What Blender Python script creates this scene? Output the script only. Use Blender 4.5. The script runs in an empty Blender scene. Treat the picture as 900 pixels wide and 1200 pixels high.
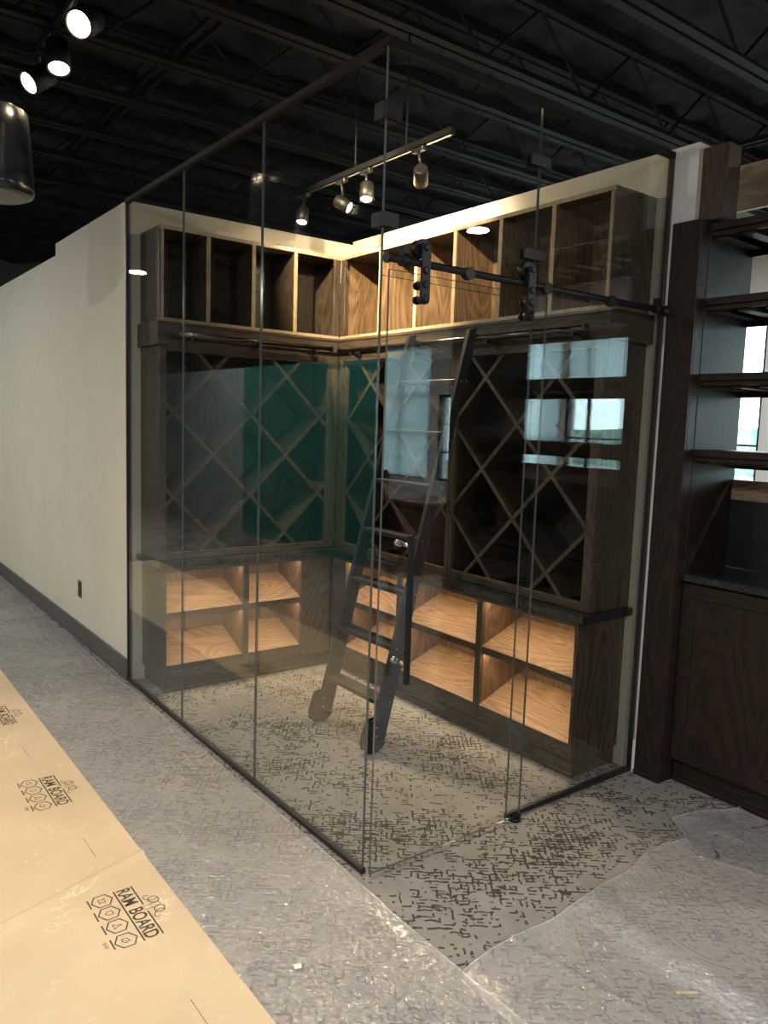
import bpy, bmesh, math, random
from mathutils import Vector, Matrix, noise

S = bpy.context.scene
COL = S.collection
random.seed(7)

# ------------------------------------------------------------------ camera
cam_d = bpy.data.cameras.new('camera')
cam = bpy.data.objects.new('camera', cam_d)
COL.objects.link(cam)
RT = Vector((0.79934041, -0.59998201, 0.03280996))
UP = Vector((0.04187656, 0.11009527, 0.99303846))
FW = Vector((0.59941743, 0.7924018, -0.11312878))
m = Matrix.Identity(4)
for i in range(3):
    m[i][0] = RT[i]; m[i][1] = UP[i]; m[i][2] = -FW[i]
m[0][3], m[1][3], m[2][3] = -1.51867, -2.05796, 1.56304
cam.matrix_world = m
cam_d.sensor_fit = 'AUTO'; cam_d.sensor_width = 36.0
cam_d.lens = 36.0 * 913.637 / 1200.0
cam_d.clip_start = 0.05
S.camera = cam

# ------------------------------------------------------------------ world, exposure
wd = bpy.data.worlds.new('world'); S.world = wd; wd.use_nodes = True
bg = wd.node_tree.nodes['Background']
bg.inputs[0].default_value = (0.72, 0.81, 0.90, 1)
bg.inputs[1].default_value = 8.0
S.view_settings.view_transform = 'Standard'
S.view_settings.look = 'None'
S.view_settings.exposure = 0.85
S.view_settings.gamma = 1.0
S.view_settings.use_curve_mapping = False
try:
    S.cycles.max_bounces = 12; S.cycles.transparent_max_bounces = 32
    S.cycles.caustics_reflective = False; S.cycles.caustics_refractive = False
    S.cycles.sample_clamp_indirect = 6.0
except Exception:
    pass

P_OFFICE = 56.0      # watt of one office downlight
P_AISLE = 36.0       # watt of one aisle track head
P_CELLAR = 190.0     # watt of one aisle head aimed into the cellar
P_IN = 34.0          # watt of one cellar track head
P_LED = 0.78         # watt of one shelf light strip

# ------------------------------------------------------------------ dimensions (metres)
W, D, H = 1.521, 2.401, 2.74

# ------------------------------------------------------------------ materials
MATS = {}
def newmat(n):
    mt = bpy.data.materials.new(n); mt.use_nodes = True
    nt = mt.node_tree
    return mt, nt, nt.nodes['Principled BSDF']
def nd(nt, t, **kw):
    n = nt.nodes.new(t)
    for k, v in kw.items(): setattr(n, k, v)
    return n
def mth(nt, op, a, b=None, c=None):
    n = nd(nt, 'ShaderNodeMath', operation=op)
    for i, v in enumerate((a, b, c)):
        if v is None: continue
        if isinstance(v, (int, float)): n.inputs[i].default_value = v
        else: nt.links.new(v, n.inputs[i])
    return n.outputs[0]
def ramp(nt, fac, stops):
    r = nd(nt, 'ShaderNodeValToRGB')
    e = r.color_ramp.elements
    while len(e) < len(stops): e.new(0.5)
    for k, (pos, col) in enumerate(stops):
        e[k].position = pos
        e[k].color = (col, col, col, 1) if isinstance(col, (int, float)) else (*col, 1)
    nt.links.new(fac, r.inputs[0])
    return r.outputs[0]
def noise_n(nt, vec, scale, detail=3.0, rough=0.5, dist=0.0):
    n = nd(nt, 'ShaderNodeTexNoise')
    n.inputs['Scale'].default_value = scale; n.inputs['Detail'].default_value = detail
    n.inputs['Roughness'].default_value = rough; n.inputs['Distortion'].default_value = dist
    nt.links.new(vec, n.inputs['Vector'])
    return n.outputs[0]
def mapping(nt, vec, scale=(1, 1, 1), rot=(0, 0, 0), loc=(0, 0, 0)):
    mp = nd(nt, 'ShaderNodeMapping')
    mp.inputs['Scale'].default_value = scale; mp.inputs['Rotation'].default_value = rot
    mp.inputs['Location'].default_value = loc
    nt.links.new(vec, mp.inputs['Vector'])
    return mp.outputs[0]
def mixc(nt, fac, a, b, mode='MIX'):
    n = nd(nt, 'ShaderNodeMix', data_type='RGBA', blend_type=mode)
    if isinstance(fac, (int, float)): n.inputs[0].default_value = fac
    else: nt.links.new(fac, n.inputs[0])
    for i, v in ((6, a), (7, b)):
        if isinstance(v, tuple): n.inputs[i].default_value = (*v, 1)
        else: nt.links.new(v, n.inputs[i])
    return n.outputs[2]
def bump(nt, h, strength, dist, bs):
    b = nd(nt, 'ShaderNodeBump')
    b.inputs['Strength'].default_value = strength; b.inputs['Distance'].default_value = dist
    nt.links.new(h, b.inputs['Height'])
    nt.links.new(b.outputs[0], bs.inputs['Normal'])
    return b

def plain(n, col, rough=0.5, metal=0.0, spec=0.5, var=0.0, vscale=6.0, bmp=0.0, bscale=200.0):
    if n in MATS: return MATS[n]
    mt, nt, b = newmat(n)
    b.inputs['Roughness'].default_value = rough; b.inputs['Metallic'].default_value = metal
    b.inputs['Specular IOR Level'].default_value = spec
    tc = nd(nt, 'ShaderNodeTexCoord')
    nz = noise_n(nt, tc.outputs['Object'], vscale, 4.0)
    v = var if var else 0.06
    lo = tuple(c * (1 - v) for c in col); hi = tuple(min(1, c * (1 + v)) for c in col)
    nt.links.new(ramp(nt, nz, [(0.3, lo), (0.7, hi)]), b.inputs['Base Color'])
    if bmp:
        bump(nt, noise_n(nt, tc.outputs['Object'], bscale, 2.0), bmp, 0.002, b)
    MATS[n] = mt
    return mt

def wood(n, dark, light, axis, rough=0.42, ring=42.0, spec=0.4):
    key = n + '_' + axis
    if key in MATS: return MATS[key]
    mt, nt, b = newmat(key)
    tc = nd(nt, 'ShaderNodeTexCoord')
    oi = nd(nt, 'ShaderNodeObjectInfo')
    off = nd(nt, 'ShaderNodeVectorMath', operation='SCALE'); off.inputs[0].default_value = (7.3, 3.1, 5.7)
    nt.links.new(oi.outputs['Random'], off.inputs['Scale'])
    add = nd(nt, 'ShaderNodeVectorMath', operation='ADD')
    nt.links.new(tc.outputs['Object'], add.inputs[0]); nt.links.new(off.outputs[0], add.inputs[1])
    v = add.outputs[0]
    ax = 'xyz'.index(axis)
    def sc(a, l): return tuple(l if i == ax else a for i in range(3))
    n1 = noise_n(nt, mapping(nt, v, sc(3.0, 0.7)), 1.0, 1.5, 0.4, 0.15)
    rings = mth(nt, 'MULTIPLY_ADD', mth(nt, 'SINE', mth(nt, 'MULTIPLY', n1, ring * 5.5)), 0.5, 0.5)
    pores = noise_n(nt, mapping(nt, v, sc(260.0, 9.0)), 1.0, 2.0, 0.6)
    fac = mth(nt, 'ADD', mth(nt, 'MULTIPLY', rings, 0.22), mth(nt, 'MULTIPLY', pores, 1.05))
    broad = noise_n(nt, mapping(nt, v, sc(2.0, 0.7)), 1.0, 2.0)
    fac = mth(nt, 'ADD', fac, mth(nt, 'MULTIPLY_ADD', broad, 0.3, -0.15))
    nt.links.new(ramp(nt, fac, [(0.3, dark), (0.62, tuple((a + c) / 2 for a, c in zip(dark, light))), (1.0, light)]), b.inputs['Base Color'])
    b.inputs['Roughness'].default_value = rough
    b.inputs['Specular IOR Level'].default_value = spec
    bump(nt, pores, 0.15, 0.001, b)
    MATS[key] = mt
    return mt
OAKD, OAKL = (0.016, 0.012, 0.0085), (0.105, 0.076, 0.050)
def oak(ax): return wood('stained_oak', OAKD, OAKL, ax)
def oakw(ax): return wood('warm_oak', (0.13, 0.070, 0.036), (0.43, 0.27, 0.155), ax, 0.45, 50.0)
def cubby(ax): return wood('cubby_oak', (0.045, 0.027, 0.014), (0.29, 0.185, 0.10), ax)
def edge_oak(): return wood('pale_edge_oak', (0.26, 0.19, 0.11), (0.50, 0.39, 0.25), 'z')
def shaded_rackoak(ax): return wood('rack_oak', (0.007, 0.0055, 0.0045), (0.042, 0.031, 0.022), ax)  # rack wood darkened to carry the shade inside the racks
def half_shaded_rackoak(ax): return wood('half_shaded_rack_oak', (0.022, 0.020, 0.018), (0.090, 0.080, 0.068), ax)  # same rack wood with the shade painted less deep, for run A
def oakm(ax): return wood('brown_oak', (0.05, 0.028, 0.015), (0.19, 0.115, 0.065), ax)
def espresso(ax): return wood('espresso_oak', (0.0075, 0.0050, 0.0036), (0.034, 0.0215, 0.0150), ax, 0.45, 30.0, 0.25)

def glass_mat(n, tint, rough=0.0):
    if n in MATS: return MATS[n]
    mt, nt, b = newmat(n)
    nt.nodes.remove(b)
    out = nt.nodes['Material Output']
    geo = nd(nt, 'ShaderNodeNewGeometry')
    # thin glazing: the pane is not refracting, so both of its faces see the same angle
    ior = mth(nt, 'MULTIPLY_ADD', geo.outputs['Backfacing'], 1 / 1.5 - 1.5, 1.5)
    fr = nd(nt, 'ShaderNodeFresnel'); nt.links.new(ior, fr.inputs['IOR'])
    tr = nd(nt, 'ShaderNodeBsdfTransparent'); tr.inputs[0].default_value = (*tint, 1)
    gl = nd(nt, 'ShaderNodeBsdfGlossy'); gl.inputs['Roughness'].default_value = rough
    gl.inputs['Color'].default_value = (0.97, 1.0, 0.985, 1)
    mx = nd(nt, 'ShaderNodeMixShader')
    nt.links.new(fr.outputs[0], mx.inputs[0]); nt.links.new(tr.outputs[0], mx.inputs[1]); nt.links.new(gl.outputs[0], mx.inputs[2])
    nt.links.new(mx.outputs[0], out.inputs['Surface'])
    MATS[n] = mt
    return mt
GLASS = glass_mat('clear_glass', (0.972, 0.988, 0.980))
WPANE = glass_mat('window_glass', (0.80, 0.88, 0.86))

def edge_mat():
    mt, nt, b = newmat('polished_glass_edge')
    tc = nd(nt, 'ShaderNodeTexCoord')
    nt.links.new(ramp(nt, noise_n(nt, tc.outputs['Object'], 3.0), [(0.3, (0.07, 0.085, 0.08)), (0.7, (0.11, 0.13, 0.125))]), b.inputs['Base Color'])
    b.inputs['Roughness'].default_value = 0.12
    return mt
GEDGE = edge_mat()

def emit(n, col, st):
    if n in MATS: return MATS[n]
    mt, nt, b = newmat(n)
    b.inputs['Base Color'].default_value = (*col, 1)
    b.inputs['Emission Color'].default_value = (*col, 1)
    b.inputs['Emission Strength'].default_value = st
    MATS[n] = mt
    return mt

BLACK = plain('matte_black_metal', (0.012, 0.013, 0.015), 0.38, 0.0, 0.5)
HARD = plain('powder_black_hardware', (0.009, 0.010, 0.012), 0.45, 0.0, 0.25)
FLAT = plain('flat_black_aluminium', (0.006, 0.006, 0.007), 0.6, 0.0, 0.2)
STEEL = plain('brushed_steel', (0.55, 0.55, 0.54), 0.25, 1.0)
BRONZE = plain('dark_bronze_tube', (0.10, 0.09, 0.08), 0.22, 1.0)
CREAM = plain('cream_paint', (0.60, 0.565, 0.465), 0.75, 0, 0.3, 0.03, 3.0, 0.05, 300)
WHITEP = plain('white_paint', (0.70, 0.71, 0.71), 0.7, 0, 0.3, 0.03, 3.0)
TEAL = plain('teal_paint', (0.032, 0.22, 0.185), 0.6, 0, 0.3, 0.05, 2.0)
GREYP = plain('charcoal_rubber_base', (0.085, 0.085, 0.08), 0.5, 0, 0.4, 0.08)
DECK = plain('black_spray_foam', (0.026, 0.027, 0.031), 0.8, 0, 0.15, 0.5, 5.0, 0.8, 14.0)
JOIST = plain('black_painted_steel', (0.014, 0.0142, 0.015), 0.65, 0, 0.15, 0.15)
STONE = plain('black_granite', (0.014, 0.016, 0.018), 0.16, 0, 0.5, 0.5, 90.0)
LADDER = plain('dark_ladder_paint', (0.014, 0.015, 0.018), 0.45, 0, 0.35, 0.1)
SPK = plain('navy_black_plastic', (0.012, 0.015, 0.022), 0.22, 0, 0.6)
GRILLE = plain('grey_grille', (0.22, 0.22, 0.21), 0.6, 0, 0.4, 0.2, 300)
INK = plain('olive_black_ink', (0.075, 0.066, 0.045), 0.8, 0, 0.1)
PAPER = plain('white_paper', (0.75, 0.74, 0.70), 0.8)
LAMP = emit('warm_lamp_lens', (1.0, 0.80, 0.50), 14.0)
LEDM = emit('warm_led_tape', (1.0, 0.70, 0.40), 6.0)
PANEL = emit('office_light_diffuser', (1.0, 0.97, 0.92), 12.0)

def carpet():
    mt, nt, b = newmat('grey_maze_carpet')
    tc = nd(nt, 'ShaderNodeTexCoord'); v = tc.outputs['Object']
    wob = noise_n(nt, v, 9.0, 2.0)
    # the pattern is laid askew to the room; short strokes sit on thread rows and columns
    rv = mapping(nt, v, (1, 1, 1), (0, 0, math.radians(37)))
    dn = nd(nt, 'ShaderNodeTexNoise'); dn.inputs['Scale'].default_value = 28.0; dn.inputs['Detail'].default_value = 2.0
    nt.links.new(rv, dn.inputs['Vector'])
    ds = nd(nt, 'ShaderNodeVectorMath', operation='MULTIPLY_ADD'); ds.inputs[1].default_value = (0.022, 0.022, 0.0)
    nt.links.new(dn.outputs[1], ds.inputs[0]); nt.links.new(rv, ds.inputs[2])
    sp = nd(nt, 'ShaderNodeSeparateXYZ'); nt.links.new(ds.outputs[0], sp.inputs[0])
    patch = noise_n(nt, mapping(nt, rv, (0.8, 1.15, 1.0), (0, 0, 0), (2.3, 0.7, 0)), 3.4, 3.0, 0.55)
    lim = mth(nt, 'MULTIPLY_ADD', patch, -0.62, 0.865)
    def strokes(a, c, pitch, runs, frac, seed, extra):
        q = mth(nt, 'DIVIDE', c, pitch); row = mth(nt, 'FLOOR', q); fr = mth(nt, 'FRACT', q)
        cb = nd(nt, 'ShaderNodeCombineXYZ')
        nt.links.new(mth(nt, 'MULTIPLY', a, runs), cb.inputs[0]); nt.links.new(mth(nt, 'MULTIPLY', row, 7.31), cb.inputs[1]); cb.inputs[2].default_value = seed
        n = noise_n(nt, cb.outputs[0], 1.0, 1.0)
        return mth(nt, 'MULTIPLY', mth(nt, 'LESS_THAN', fr, frac), mth(nt, 'GREATER_THAN', n, mth(nt, 'ADD', lim, extra)))
    a1 = strokes(sp.outputs[0], sp.outputs[1], 0.0180, 25.0, 0.44, 1.7, 0.0)
    a2 = strokes(sp.outputs[1], sp.outputs[0], 0.0210, 29.0, 0.34, 6.2, 0.03)
    blot = mth(nt, 'GREATER_THAN', noise_n(nt, mapping(nt, ds.outputs[0], (18, 38, 1), (0, 0, 0), (3, 1, 0)), 1.0, 2.0, 0.5), mth(nt, 'MULTIPLY_ADD', patch, -0.55, 0.955))
    mask = mth(nt, 'MAXIMUM', mth(nt, 'MAXIMUM', a1, a2), blot)
    fine = noise_n(nt, v, 420.0, 2.0)
    base = ramp(nt, mth(nt, 'MULTIPLY_ADD', fine, 0.8, mth(nt, 'MULTIPLY', wob, 0.2)), [(0.3, (0.155, 0.145, 0.132)), (0.7, (0.36, 0.338, 0.308))])
    dark = ramp(nt, fine, [(0.3, (0.035, 0.029, 0.023)), (0.7, (0.095, 0.080, 0.066))])
    nt.links.new(mixc(nt, mask, base, dark), b.inputs['Base Color'])
    b.inputs['Roughness'].default_value = 0.95; b.inputs['Specular IOR Level'].default_value = 0.1
    hh = mth(nt, 'SUBTRACT', fine, mth(nt, 'MULTIPLY', mask, 0.6))
    bump(nt, hh, 0.6, 0.003, b)
    return mt
CARPET = carpet()

def film(n, milk):
    mt, nt, b = newmat(n)
    out = nt.nodes['Material Output']
    tc = nd(nt, 'ShaderNodeTexCoord'); v = tc.outputs['Object']
    w1 = noise_n(nt, mapping(nt, v, (52, 38, 1)), 1.0, 3.0, 0.6, 0.8)
    w2 = noise_n(nt, mapping(nt, v, (3.2, 2.2, 1), (0, 0, 0.4)), 1.0, 4.0, 0.6, 1.2)
    crease = mth(nt, 'ABSOLUTE', mth(nt, 'SUBTRACT', w2, 0.5))
    cr = ramp(nt, crease, [(0.0, 1.0), (0.012, 0.0)])
    amt = noise_n(nt, mapping(nt, v, (1.6, 1.6, 1)), 1.0, 2.0)
    h = mth(nt, 'ADD', mth(nt, 'MULTIPLY', w1, mth(nt, 'MULTIPLY_ADD', amt, 1.5, -0.30)), mth(nt, 'MULTIPLY', cr, 0.10))
    bp = bump(nt, h, 1.0, 0.015, b)
    b.inputs['Base Color'].default_value = (0.74, 0.73, 0.72, 1)
    b.inputs['Roughness'].default_value = 0.20
    b.inputs['Specular IOR Level'].default_value = 0.8
    tr = nd(nt, 'ShaderNodeBsdfTransparent'); tr.inputs[0].default_value = (0.97, 0.97, 0.97, 1)
    gl = nd(nt, 'ShaderNodeBsdfGlossy'); gl.inputs['Roughness'].default_value = 0.15
    nt.links.new(bp.outputs[0], gl.inputs['Normal'])
    fr = nd(nt, 'ShaderNodeFresnel'); fr.inputs['IOR'].default_value = 1.5
    geo = nd(nt, 'ShaderNodeNewGeometry')
    nt.links.new(mth(nt, 'MULTIPLY_ADD', geo.outputs['Backfacing'], 1 / 1.85 - 1.85, 1.85), fr.inputs['IOR'])
    nt.links.new(bp.outputs[0], fr.inputs['Normal'])
    m1 = nd(nt, 'ShaderNodeMixShader')
    nt.links.new(mth(nt, 'MULTIPLY_ADD', cr, 0.06, milk), m1.inputs[0]); nt.links.new(tr.outputs[0], m1.inputs[1]); nt.links.new(b.outputs[0], m1.inputs[2])
    m2 = nd(nt, 'ShaderNodeMixShader')
    nt.links.new(fr.outputs[0], m2.inputs[0]); nt.links.new(m1.outputs[0], m2.inputs[1]); nt.links.new(gl.outputs[0], m2.inputs[2])
    nt.links.new(m2.outputs[0], out.inputs['Surface'])
    return mt
FILM = film('milky_plastic_film', 0.31)

def board_mat():
    mt, nt, b = newmat('tan_fibreboard')
    tc = nd(nt, 'ShaderNodeTexCoord'); v = tc.outputs['Object']
    big = noise_n(nt, v, 2.2, 3.0)
    sc = noise_n(nt, mapping(nt, v, (4, 2.6, 1), (0, 0, 0.5)), 1.0, 5.0, 0.65, 1.6)
    scr = ramp(nt, mth(nt, 'ABSOLUTE', mth(nt, 'SUBTRACT', sc, 0.5)), [(0.0, 1.0), (0.012, 0.0)])
    scm = mth(nt, 'MULTIPLY', scr, ramp(nt, noise_n(nt, v, 5.0, 3.0), [(0.50, 0.0), (0.62, 1.0)]))
    base = ramp(nt, big, [(0.3, (0.54, 0.41, 0.26)), (0.7, (0.63, 0.49, 0.325))])
    nt.links.new(mixc(nt, mth(nt, 'MULTIPLY', scm, 0.8), base, (0.78, 0.66, 0.48)), b.inputs['Base Color'])
    b.inputs['Roughness'].default_value = 0.5
    bump(nt, noise_n(nt, v, 60.0, 3.0), 0.08, 0.002, b)
    return mt
RAM = board_mat()

def shade_mat():
    mt, nt, b = newmat('added_shade_cloth')
    out = nt.nodes['Material Output']; tc = nd(nt, 'ShaderNodeTexCoord')
    col = ramp(nt, noise_n(nt, mapping(nt, tc.outputs['Object'], (1, 300, 300)), 1.0), [(0.3, (0.78, 0.84, 0.87)), (0.7, (0.86, 0.90, 0.92))])
    tl = nd(nt, 'ShaderNodeBsdfTranslucent'); nt.links.new(col, tl.inputs[0])
    df = nd(nt, 'ShaderNodeBsdfDiffuse'); nt.links.new(col, df.inputs[0])
    mx = nd(nt, 'ShaderNodeMixShader'); mx.inputs[0].default_value = 0.15
    nt.links.new(tl.outputs[0], mx.inputs[1]); nt.links.new(df.outputs[0], mx.inputs[2]); nt.links.new(mx.outputs[0], out.inputs['Surface'])
    return mt
SHADE = shade_mat()
# ------------------------------------------------------------------ mesh helpers
class MB:
    def __init__(s): s.bm = bmesh.new(); s.mi = 0
    def _tag(s, faces):
        for f in faces: f.material_index = s.mi
    def box(s, x0, x1, y0, y1, z0, z1, bev=0.0):
        x0, x1 = sorted((x0, x1)); y0, y1 = sorted((y0, y1)); z0, z1 = sorted((z0, z1))
        v = [s.bm.verts.new(c) for c in ((x0, y0, z0), (x1, y0, z0), (x1, y1, z0), (x0, y1, z0), (x0, y0, z1), (x1, y0, z1), (x1, y1, z1), (x0, y1, z1))]
        fs = [s.bm.faces.new([v[i] for i in q]) for q in ((3, 2, 1, 0), (4, 5, 6, 7), (0, 1, 5, 4), (1, 2, 6, 5), (2, 3, 7, 6), (3, 0, 4, 7))]
        s._tag(fs)
        if bev > 0:
            ed = list({e for f in fs for e in f.edges})
            r = bmesh.ops.bevel(s.bm, geom=ed, offset=bev, segments=1, affect='EDGES', profile=0.5)
            s._tag(r['faces'])
        return s
    def prism(s, pts, a, b, axis):
        # polygon pts (two coordinates, in axis order without AXIS) extruded from a to b along axis
        def mk(p, t):
            q = list(p); q.insert('xyz'.index(axis), t); return s.bm.verts.new(q)
        A = [mk(p, a) for p in pts]; B = [mk(p, b) for p in pts]
        n = len(pts)
        fs = [s.bm.faces.new(A[::-1]), s.bm.faces.new(B)]
        for i in range(n): fs.append(s.bm.faces.new((A[i], A[(i + 1) % n], B[(i + 1) % n], B[i])))
        s._tag(fs)
        return s
    def tube(s, pts, r, n=10, cap=True):
        pts = [Vector(p) for p in pts]
        rings = []
        up = None
        for i, p in enumerate(pts):
            d = (pts[min(i + 1, len(pts) - 1)] - pts[max(i - 1, 0)]).normalized()
            if up is None:
                up = Vector((0, 0, 1)) if abs(d.z) < 0.9 else Vector((1, 0, 0))
            a = d.cross(up).normalized(); bb = a.cross(d).normalized(); up = bb
            rr = r[i] if isinstance(r, (list, tuple)) else r
            rings.append([s.bm.verts.new(p + (a * math.cos(t) + bb * math.sin(t)) * rr) for t in [2 * math.pi * k / n for k in range(n)]])
        fs = []
        for i in range(len(rings) - 1):
            for k in range(n):
                fs.append(s.bm.faces.new((rings[i][k], rings[i][(k + 1) % n], rings[i + 1][(k + 1) % n], rings[i + 1][k])))
        for f in fs: f.smooth = True
        if cap:
            fs.append(s.bm.faces.new(rings[0][::-1])); fs.append(s.bm.faces.new(rings[-1]))
        s._tag(fs)
        return s
    def lathe(s, prof, c, axis=(0, 0, 1), n=24):
        # prof: list of (radius, height along axis)
        ax = Vector(axis).normalized(); u = ax.orthogonal().normalized(); w = ax.cross(u); c = Vector(c)
        rings = []
        for r, h in prof:
            rings.append([s.bm.verts.new(c + ax * h + (u * math.cos(2 * math.pi * k / n) + w * math.sin(2 * math.pi * k / n)) * max(r, 1e-4)) for k in range(n)])
        fs = []
        for i in range(len(rings) - 1):
            for k in range(n):
                fs.append(s.bm.faces.new((rings[i][k], rings[i][(k + 1) % n], rings[i + 1][(k + 1) % n], rings[i + 1][k])))
        for f in fs: f.smooth = True
        fs.append(s.bm.faces.new(rings[0][::-1])); fs.append(s.bm.faces.new(rings[-1]))
        s._tag(fs)
        return s
    def bar(s, p0, p1, w, t, side):
        # rectangular bar from p0 to p1; width w along `side`, thickness t across
        p0, p1 = Vector(p0), Vector(p1); d = (p1 - p0).normalized()
        a = (Vector(side) - d * d.dot(Vector(side))).normalized() * w / 2; b = d.cross(a).normalized() * t / 2
        q = [s.bm.verts.new(p + sa * a + sb * b) for p in (p0, p1) for sa, sb in ((-1, -1), (1, -1), (1, 1), (-1, 1))]
        fs = [s.bm.faces.new([q[i] for i in f]) for f in ((3, 2, 1, 0), (4, 5, 6, 7), (0, 1, 5, 4), (1, 2, 6, 5), (2, 3, 7, 6), (3, 0, 4, 7))]
        s._tag(fs)
        return s
    def build(s, name, mats, parent=None, label=None, cat=None, group=None, kind=None, smooth=None):
        bmesh.ops.recalc_face_normals(s.bm, faces=s.bm.faces)
        xs = [v.co for v in s.bm.verts]
        lo = Vector((min(c.x for c in xs), min(c.y for c in xs), min(c.z for c in xs)))
        hi = Vector((max(c.x for c in xs), max(c.y for c in xs), max(c.z for c in xs)))
        o0 = Vector(((lo.x + hi.x) / 2, (lo.y + hi.y) / 2, lo.z))
        for v in s.bm.verts: v.co -= o0
        me = bpy.data.meshes.new(name); s.bm.to_mesh(me); s.bm.free()
        for mt in (mats if isinstance(mats, (list, tuple)) else [mats]): me.materials.append(mt)
        o = bpy.data.objects.new(name, me); COL.objects.link(o)
        place(o, o0, parent)
        tag(o, label, cat, group, kind)
        return o
def place(o, w, parent):
    o['_w'] = tuple(w)
    if parent is not None:
        o.parent = parent; o.location = Vector(w) - Vector(parent['_w'])
    else:
        o.location = w
def tag(o, label=None, cat=None, group=None, kind=None):
    if label: o['label'] = label
    if cat: o['category'] = cat
    if group: o['group'] = group
    if kind: o['kind'] = kind
    return o
def thing(name, loc, label, cat, group=None, kind=None):
    o = bpy.data.objects.new(name, None); COL.objects.link(o); o.empty_display_size = 0.1
    place(o, loc, None)
    return tag(o, label, cat, group, kind)
def bx(name, x0, x1, y0, y1, z0, z1, mat, parent=None, bev=0.0015, **kw):
    return MB().box(x0, x1, y0, y1, z0, z1, bev).build(name, mat, parent, **kw)
def light(name, kind, loc, target, power, col, parent=None, size=None, spot=None, blend=0.6, rad=0.03):
    l = bpy.data.lights.new(name, kind); l.energy = power; l.color = col
    if kind == 'AREA':
        l.shape = 'RECTANGLE'; l.size, l.size_y = size
    if kind == 'SPOT':
        l.spot_size = math.radians(spot); l.spot_blend = blend; l.shadow_soft_size = rad
    o = bpy.data.objects.new(name, l); COL.objects.link(o)
    place(o, Vector(loc), parent)
    d = (Vector(target) - Vector(loc)).normalized()
    o.rotation_euler = d.to_track_quat('-Z', 'Y').to_euler()
    return o

# ================================================================== SETTING
FX0, FX1, FY0, FY1 = -7.0, 6.0, -10.0, 12.0
bx('floor', FX0, FX1, FY0, FY1, -0.05, 0.0, CARPET, kind='structure', bev=0, label='grey carpet with a dark broken maze pattern', cat='floor')

# ceiling deck: lumpy black foam between steel joists
def ceiling():
    b = MB(); nx, ny = 110, 160
    g = []
    for i in range(nx + 1):
        row = []
        for j in range(ny + 1):
            x = FX0 + (FX1 - FX0) * i / nx; y = FY0 + (FY1 - FY0) * j / ny
            z = 3.98 + 0.10 * noise.noise(Vector((x * 3.1, y * 3.1, 0))) + 0.05 * noise.noise(Vector((x * 8, y * 8, 4)))
            row.append(b.bm.verts.new((x, y, z)))
        g.append(row)
    for i in range(nx):
        for j in range(ny):
            f = b.bm.faces.new((g[i][j], g[i][j + 1], g[i + 1][j + 1], g[i + 1][j])); f.smooth = True
    return b.build('ceiling', DECK, kind='structure', label='black foam covered roof deck with open steel joists', cat='ceiling')
ceil = ceiling()
JZ = 3.5
for jy in (-3.6, -2.7, -1.9, -1.1, -0.45, 0.343, 1.215, 1.667, 2.378, 3.05, 3.78, 4.486, 5.2, 6.0, 6.8, 7.7, 8.8):
    b = MB()
    for s in (-1, 1):                       # double angle bottom chord
        b.box(FX0, FX1, jy + s * 0.010, jy + s * 0.062, JZ, JZ + 0.008)
        b.box(FX0, FX1, jy + s * 0.010, jy + s * 0.018, JZ + 0.008, JZ + 0.055)
    j = b.build('joist', JOIST, ceil)
    b = MB()
    for s in (-1, 1): b.box(FX0, FX1, jy + s * 0.010, jy + s * 0.060, JZ + 0.40, JZ + 0.45)
    b.build('top_chord', JOIST, j)
    ph = random.uniform(0, 0.6)
    zig = []
    x = FX0 + 0.1 + ph; k = 0
    while x < FX1 - 0.1:
        zig.append((x, jy, JZ + (0.03 if k % 2 == 0 else 0.42))); x += 0.42; k += 1
    MB().tube(zig, 0.011, 6).build('web_rod', JOIST, j)
for gx in (-3.4, 0.30, 3.9):
    b = MB()
    for s in (-1, 1): b.box(gx + s * 0.022, gx + s * 0.045, FY0, FY1, JZ + 0.075, JZ + 0.105)
    b.build('bridging_angle', JOIST, ceil)

# left wall outside the cellar, with a step in its top
MB().prism([(D, 0.0), (11.9, 0.0), (11.9, 2.66), (3.88, 2.66), (3.88, H), (D, H)], 0.0, 0.12, 'x').build('wall_left', CREAM, kind='structure', label='long cream painted wall beside the aisle', cat='wall')
bx('wall_back', 0.12, W + 0.12, D, D + 0.12, 0, H, CREAM, kind='structure', bev=0, label='cream wall behind the short run of wine cabinets', cat='wall')
bx('wall_right', W, W + 0.12, -0.122, D, 0, H + 0.02, CREAM, kind='structure', bev=0, label='cream wall behind the long run of wine cabinets', cat='wall')
bx('wall_right_end', W - 0.0015, W, -0.122, -0.013, 0, H + 0.02, WHITEP, kind='structure', bev=0, label='white painted end of the cream wall outside the glass', cat='wall')
bx('trim_1', W - 0.016, W - 0.0015, -0.030, -0.016, 0, 0.155, WHITEP, kind='structure', label='short white baseboard end at the wall corner', cat='trim')
bb = MB(); bb.box(-0.012, 0.0, D + 0.012, 11.9, 0.0, 0.118, 0.002); bb.box(-0.016, 0.0, D + 0.012, 11.9, 0.118, 0.126, 0.001)
bb.build('baseboard_left', GREYP, kind='structure', label='charcoal baseboard along the cream wall', cat='baseboard')
bx('trim_2', -0.004, 0.0, D - 0.002, D + 0.012, 0.0, H, WHITEP, kind='structure', label='pale corner bead at the cream wall end', cat='trim')

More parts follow.
